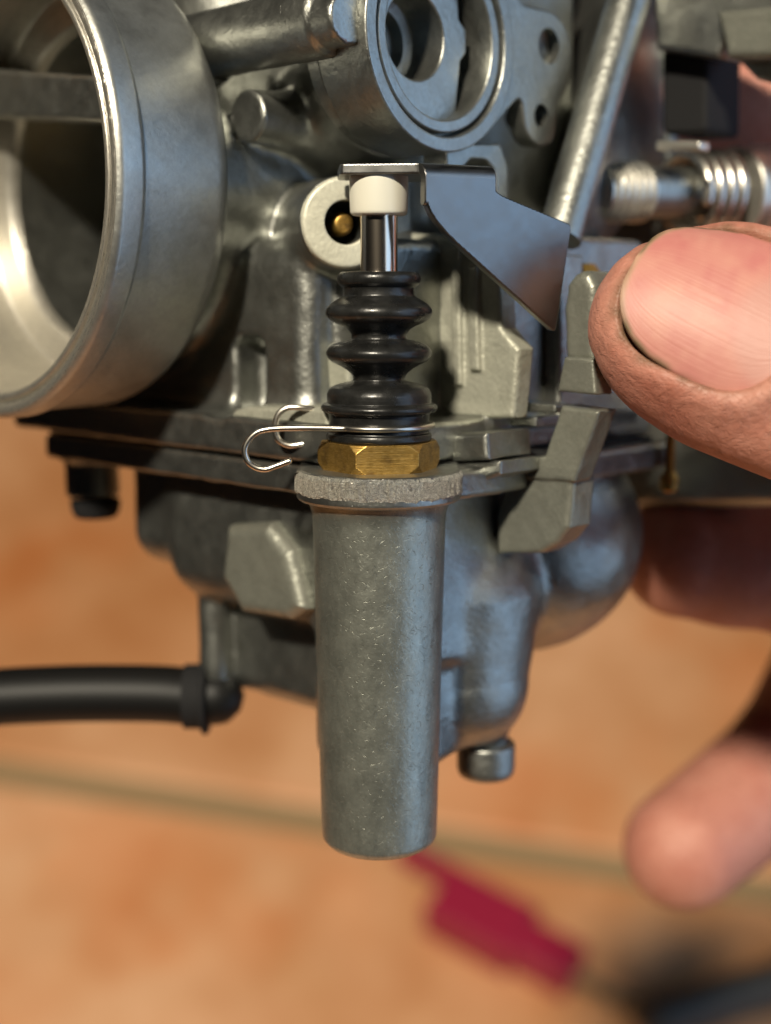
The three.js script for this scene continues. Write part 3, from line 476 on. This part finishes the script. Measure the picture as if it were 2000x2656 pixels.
// ---- flat cast ribs seen end-on right of the pump
{
  const st = cp('stop_plate', castPlate([[[[8.74,8.86],[12.72,8.61],[10.21,2.21],[2.55,1.85],[4.1,3.55],[7.02,4.28]], -17, -14, 0.35], [[[2.67,2.12],[9.98,2.51],[9.6,-2.03],[8.19,-3.68],[6.48,-4.76],[1.52,-5.49],[1.13,-1.94]], -18, -14.3, 0.6]], 0.22, 0.25), M.plate);
  cp('upper_tab', castPlate([[[[9.66,13.21],[12.74,13.13],[13.15,10.01],[9.03,10.15]], -15.5, -13, 0.3]], 0.2), M.plate, st);
  const post = cp('stop_post', castPlate([[[[8.87,12.65],[8.5,17.33],[8.78,19.38],[9.58,20.23],[10.38,20.55],[11.2,20.34],[11.9,19.29],[12.14,12.75]], -19, -14.2, 0.8]], 0.22), M.plate);
  cp('ledge', cast(exQ(shape(roundLoop([[-5.96,6.79],[5.22,7.57],[5.24,6.66],[-5.96,6.0]], 0.2)), -22, -15, 0.2)), M.cast);
  cp('ledge_pin', cast(exQ(shape(roundLoop([[2.93,8.94],[7.73,8.85],[7.75,8.1],[2.94,7.96]], 0.2)), -17, -14.5, 0.2)), M.cast);
  cp('brass_tip', lathe(roundProfile([[0, 0], [0.9, 0.1, 0.5], [1.0, 1.5, 0.2], [0.5, 2.2], [0.5, 6], [0, 6]]), 24).translate(...[6.04,-1.48,-36.42]), M.brass);
  const fr = [1.36,20.51,-26.34];
  cp('brass_bush', lathe(roundProfile([[0, -2], [2.1, -2], [2.3, 0, 0.6], [1.6, 1.0], [0, 1.2]]), 32).translate(...fr), M.brass, post);
}
cp('rear_casting', castPlate([[[[-11.51,10.96],[16.98,8.38],[17.58,-2.91],[-4.64,-5.48],[-12.21,-3.01]], -52, -46, 1.5]], 0.5), M.cast);
// ---- black hoses
{
  const pts = [[-18.11,-23.72,-24.0],[-20.58,-23.72,-24.0],[-23.87,-23.47,-24.0],[-30.86,-23.38,-24.0],[-37.04,-23.55,-24.0],[-44.47,-23.98,-24.0],[-57.7,-24.75,-24.0]];
  const h = thing('fuel_hose', 'black rubber hose pushed onto the bowl stub', 'hose', pts[0], 0, undefined, true);
  part('hose_wall', tube(pts, 3.05, 90, 28), M.hose, h, pts[0]);
  const e = pts[1], cg = new THREE.CylinderGeometry(3.45, 3.45, 2.6, 32).rotateZ(Math.PI / 2).translate(e[0] + 0.5, e[1], e[2]);
  part('end_collar', cg, M.dark, h, pts[0]);
  const cl = []; for (let i = 0; i <= 28; i++) { const a = i / 28 * Math.PI * 1.9 + 1.7; cl.push([e[0] + 1.4, e[1] + 3.75 * Math.sin(a), e[2] + 3.75 * Math.cos(a)]); } cl.push([e[0] + 1.4, e[1] + 5.4, e[2] - 0.2]);
  part('clamp_wire', tube(cl, 0.34, 120, 8), M.dark, h, pts[0]);
  const wp = [[33.6,47.9,-46.0],[37.66,45.78,-46.0],[41.28,43.86,-46.0],[44.93,41.72,-46.0],[49.98,38.71,-46.0]], wv = thing('vent_hose', 'thin black hose crossing behind the return spring', 'hose', wp[0], 0, undefined, true);
  part('hose_wall', tube(wp, 1.15, 60, 16), M.hose, wv, wp[0]);
}

// ------------------------------------------------------------------ the hand that holds it
{
  const skinMap = tex(512, (u, v) => { const a = fbm(N1, u, v, 5, 5), b = fbm(N2, u, v, 22, 4); return [0.93 + a * 0.05 + b * 0.03, 0.88 + a * 0.09 + b * 0.05, 0.86 + a * 0.10 + b * 0.06]; }, true);
  const fine = strokes(512, 2200, 71, 14, 60, 1, 1, 0.3), fine2 = strokes(512, 1800, 72, 14, 50, 1, 1, -0.6);
  const skinBump = tex(512, (u, v, x, y) => 0.6 + fbm(N3, u, v, 26, 4) * 0.25 - clamp(fine(x, y), 0, 1) * 0.22 - clamp(fine2(x, y), 0, 1) * 0.2);
  M.skin = new THREE.MeshPhysicalMaterial({ color: 0xffffff, vertexColors: true, map: skinMap, roughness: 0.52, bumpMap: skinBump, bumpScale: 0.00022, sheen: 0.08, sheenColor: RGB(0.9, 0.4, 0.3), sheenRoughness: 0.6 });
  const nailBump = tex(512, (u, v) => 0.5 + fbm(N1, u, v, 2, 5, 1, 30) * 0.3 + fbm(N2, u, v, 24, 3) * 0.12);
  M.nail = new THREE.MeshPhysicalMaterial({ color: 0xffffff, vertexColors: true, roughness: 0.5, bumpMap: nailBump, bumpScale: 0.00005 });

  // thumb axes: T to the tip, N out of the nail, S across
  const tip = new THREE.Vector3(...[17.3,17.61,1.0]), T = new THREE.Vector3(-0.94, 0.245, -0.22).normalize(), N = new THREE.Vector3(0.04, 0.36, 0.93); N.addScaledVector(T, -N.dot(T)).normalize(); const S = new THREE.Vector3().crossVectors(N, T).normalize();
  const AT = (t) => 8.9 + clamp(4 - t, 0, 20) * 0.13, A = 9.6, Bn = 8.2, L0 = 11.5, O = tip.clone().addScaledVector(T, -L0);    // end of the straight part
  const tl = (x, y, z) => { x -= O.x; y -= O.y; z -= O.z; return [x * T.x + y * T.y + z * T.z, x * S.x + y * S.y + z * S.z, x * N.x + y * N.y + z * N.z]; };
  // nail outline in (t, s): > 0 inside
  const NT = 9.2, NL = 14.6, NW = 6.9;      // front edge, length, half width
  const NC = NT - NL / 2, cb = Math.cos(0.24), sb = Math.sin(0.24);   // the nail sits a little turned on the thumb
  const SO = -0.7;
  const inNail = (t0, s1) => { const s0 = s1 - SO, t = (t0 - NC) * cb - s0 * sb, s = (t0 - NC) * sb + s0 * cb, a = t / (NL / 2), b = s / NW, e = a > 0 ? 2.5 : 3.2; return 1 - Math.pow(Math.pow(Math.abs(a), e) + Math.pow(Math.abs(b), 2.6), 1 / 2.8); };
  const thumbBase = (t, s, n) => { const q = Math.max(t, 0) / L0, k = Math.sqrt(q * q + (s / AT(t)) ** 2 + (n / (n > 0 ? Bn * 0.88 : Bn)) ** 2); return (k - 1) * Bn * 0.88; };
  const thumb = (x, y, z) => {
    const [t, s, n] = tl(x, y, z); let d = thumbBase(t, s, n);
    if (n > 0 && t > -14 && d < 3) {
      const e = inNail(t, s) * 7; const front = sstep(4, 8.5, t);
      d += 0.6 * sstep(-0.15, 0.6, e) - (1 - front) * 0.55 * Math.exp(-(((e + 0.9) / 0.9) ** 2)) - front * 0.25 * Math.exp(-(((e + 1.0) / 0.7) ** 2));
      d -= 0.05 * noise3(t * 1.3, s * 0.6, 4) * sstep(0.2, -0.6, e);
    }
    return d;
  };
  const P = (a) => a;
  const palm = [88, -6, -22];
  const chains = [
    // [[point, radius], ...]
    [[[O.x - T.x * 19, O.y - T.y * 19, O.z - T.z * 19], 7.4], [[O.x - T.x * 24, O.y - T.y * 24 - 1, O.z - T.z * 24 - 1], 9], [[O.x - T.x * 34, O.y - T.y * 34 - 4, O.z - T.z * 34 - 6], 11.5], [[68, 2, -14], 13], [[88, -8, -38], 17]],
    [[[31.22,39.14,-46.0], 7.4], [[43.06,39.92,-47.0], 8.2], [[64, 46, -44], 8.8], [[80, 26, -46], 10], [[90, 4, -46], 14]],
    [[[34.2,-10.88,-37.0], 7.2], [[40.15,-11.44,-38.0], 7.6], [[48.52,-12.09,-39.0], 8.4], [[66, -6, -37], 10], [[88, -10, -46], 14]],
    [[[40.38,-55.36,-58.0], 8.1], [[61.15,-48.9,-76.0], 9.6], [[72, -14, -66], 9.8], [[80, -14, -52], 11], [[90, -14, -48], 14]],
    [[[92, -8, -48], 18], [[128, -16, -62], 21], [[170, -28, -78], 23]],
  ];
  const skin = (x, y, z) => {
    let d = 1e3;
    for (const c of chains) { let e = 1e3; for (let i = 0; i < c.length - 1; i++) { const v = cone(x, y, z, c[i][0], c[i + 1][0], c[i][1], c[i + 1][1]); e = i ? smin(e, v, 2) : v; } d = smin(d, e, c === chains[0] ? 4 : 3); }
    return smin(d, thumb(x, y, z), 2.5);
  };
  const XC = 42;
  const front = netMesh((x, y, z) => smin(thumb(x, y, z), cone(x, y, z, chains[0][0][0], chains[0][1][0], 7.4, 9), 2.5), [14, -6, -14], [XC, 32, 20], 0.24);
  const rest = netMesh((x, y, z) => { const d = skin(x, y, z); return d; }, [16, -64, -100], [150, 80, 22], 0.9);
  // keep the coarse part only where the fine thumb is not
  const cut = (g, keep) => { const p = g.attributes.position, I = g.index.array, o = []; for (let i = 0; i < I.length; i += 3) if (keep(p.getX(I[i]), p.getY(I[i]), p.getZ(I[i]))) o.push(I[i], I[i + 1], I[i + 2]); g.setIndex(o); return g; };
  cut(front, (x) => x < XC - 0.3); cut(rest, (x, y, z) => !(x < XC - 0.8 && thumb(x, y, z) < 1.2));
  const geo = merge(front, rest), uvg = boxUV(geo, 14), pos = uvg.attributes.position, col = new Float32Array(pos.count * 3);
  for (let i = 0; i < pos.count; i++) {
    const x = pos.getX(i), y = pos.getY(i), z = pos.getZ(i), [t, s, n] = tl(x, y, z), m = noise3(x * 0.18, y * 0.18, z * 0.18) * 0.5 + noise3(x * 0.6, y * 0.6, z * 0.6) * 0.25;
    let c = [0.57 + m * 0.06, 0.27 + m * 0.06, 0.205 + m * 0.05];
    if (z > -12) { 
      if (n > 0 && t > -12) { const e = inNail(t, s) * 7, g = noise3(t * 1.1, s * 1.1, 7) * 0.5 + 0.5, dirt = Math.exp(-(((e - 0.15) / (0.36 + 0.45 * g)) ** 2)) * (0.35 + 0.65 * g) * sstep(-6, 5, t); c = [lerp(c[0], 0.13, dirt), lerp(c[1], 0.105, dirt), lerp(c[2], 0.055, dirt)]; } }
    col.set(c, i * 3);
  }
  uvg.setAttribute('color', new THREE.BufferAttribute(col, 3));
  const base = [92, -30, -48], hand = thing('person', 'bare hand gripping the carburettor with its thumb in front', 'hand', base, 0, undefined, true);
  part('hand_skin', uvg, M.skin, hand, base);
  // thumbnail: a thin curved shell set in the fold
  const nU = 72, nV = 56, top = [], cl = [], uv = [], ix = [];
  const put = (t, s, n) => new THREE.Vector3().copy(O).addScaledVector(T, t).addScaledVector(S, s).addScaledVector(N, n);
  for (let side = 0; side < 2; side++) for (let i = 0; i <= nU; i++) for (let j = 0; j <= nV; j++) {
    const a = i / nU * 2 - 1, e = a > 0 ? 2.5 : 3.2, wmax = NW * Math.pow(Math.max(1 - Math.pow(Math.abs(a), e), 0.0), 1 / 2.6), b0 = (j / nV * 2 - 1) * wmax * 0.985, a0 = a * NL / 2 * 0.99, t = NC + a0 * cb + b0 * sb, s = SO - a0 * sb + b0 * cb;
    const q = Math.max(t, 0) / 19.5, n0 = Bn * 0.88 * Math.sqrt(Math.max(0.05, 1 - q * q - (s / (AT(t) * 0.995)) ** 2)), p = put(t, s, n0 - 0.2 - side * 0.32); top.push(p.x, p.y, p.z); uv.push(i / nU, j / nV);
    const lun = sstep(0.9, 1.15, Math.hypot((a0 + 8.6) / 6.6, b0 / 5.6)), fr = sstep(0.09, 0.03, inNail(t, s)) * sstep(3, 7, a0), m = noise3(t * 0.5, s * 0.5, 2) * 0.5 + noise3(t * 1.6, s * 1.1, 3) * 0.25;
    const red = sstep(2, 6, -s) * 0.5; let c = [0.53 + m * 0.06, 0.225 + m * 0.07 - red * 0.04, 0.185 + m * 0.04 - red * 0.02]; c = [lerp(0.52, c[0], lun), lerp(0.26, c[1], lun), lerp(0.215, c[2], lun)]; c = [lerp(c[0], 0.44, fr * 0.7), lerp(c[1], 0.29, fr * 0.7), lerp(c[2], 0.18, fr * 0.7)]; { const gr = clamp(noise3(t * 0.9, s * 0.9, 11) * 0.9 + 0.55) * sstep(0.075, 0.02, inNail(t, s)) * sstep(-5, 3, a0); c = [lerp(c[0], 0.15, gr), lerp(c[1], 0.115, gr), lerp(c[2], 0.06, gr)]; } cl.push(...c);
    if (i < nU && j < nV) { const b = side * (nU + 1) * (nV + 1) + i * (nV + 1) + j, d = b + nV + 1; if (side) ix.push(b, b + 1, d, d, b + 1, d + 1); else ix.push(b, d, b + 1, d, d + 1, b + 1); }
  }
  const half = (nU + 1) * (nV + 1), rim = []; for (let j = 0; j <= nV; j++) rim.push(j); for (let i = 1; i <= nU; i++) rim.push(i * (nV + 1) + nV); for (let j = nV - 1; j >= 0; j--) rim.push(nU * (nV + 1) + j); for (let i = nU - 1; i > 0; i--) rim.push(i * (nV + 1));
  for (let k = 0; k < rim.length; k++) { const a = rim[k], b = rim[(k + 1) % rim.length]; ix.push(a, b, a + half, b, b + half, a + half); }
  const ng = new THREE.BufferGeometry(); ng.setAttribute('position', new THREE.Float32BufferAttribute(top, 3)); ng.setAttribute('uv', new THREE.Float32BufferAttribute(uv, 2)); ng.setAttribute('color', new THREE.Float32BufferAttribute(cl, 3)); ng.setIndex(ix); ng.computeVertexNormals();
  part('thumbnail', ng, M.nail, hand, base).userData.label = 'pink thumbnail with grime along its edge';
}

renderer.render(scene, camera);
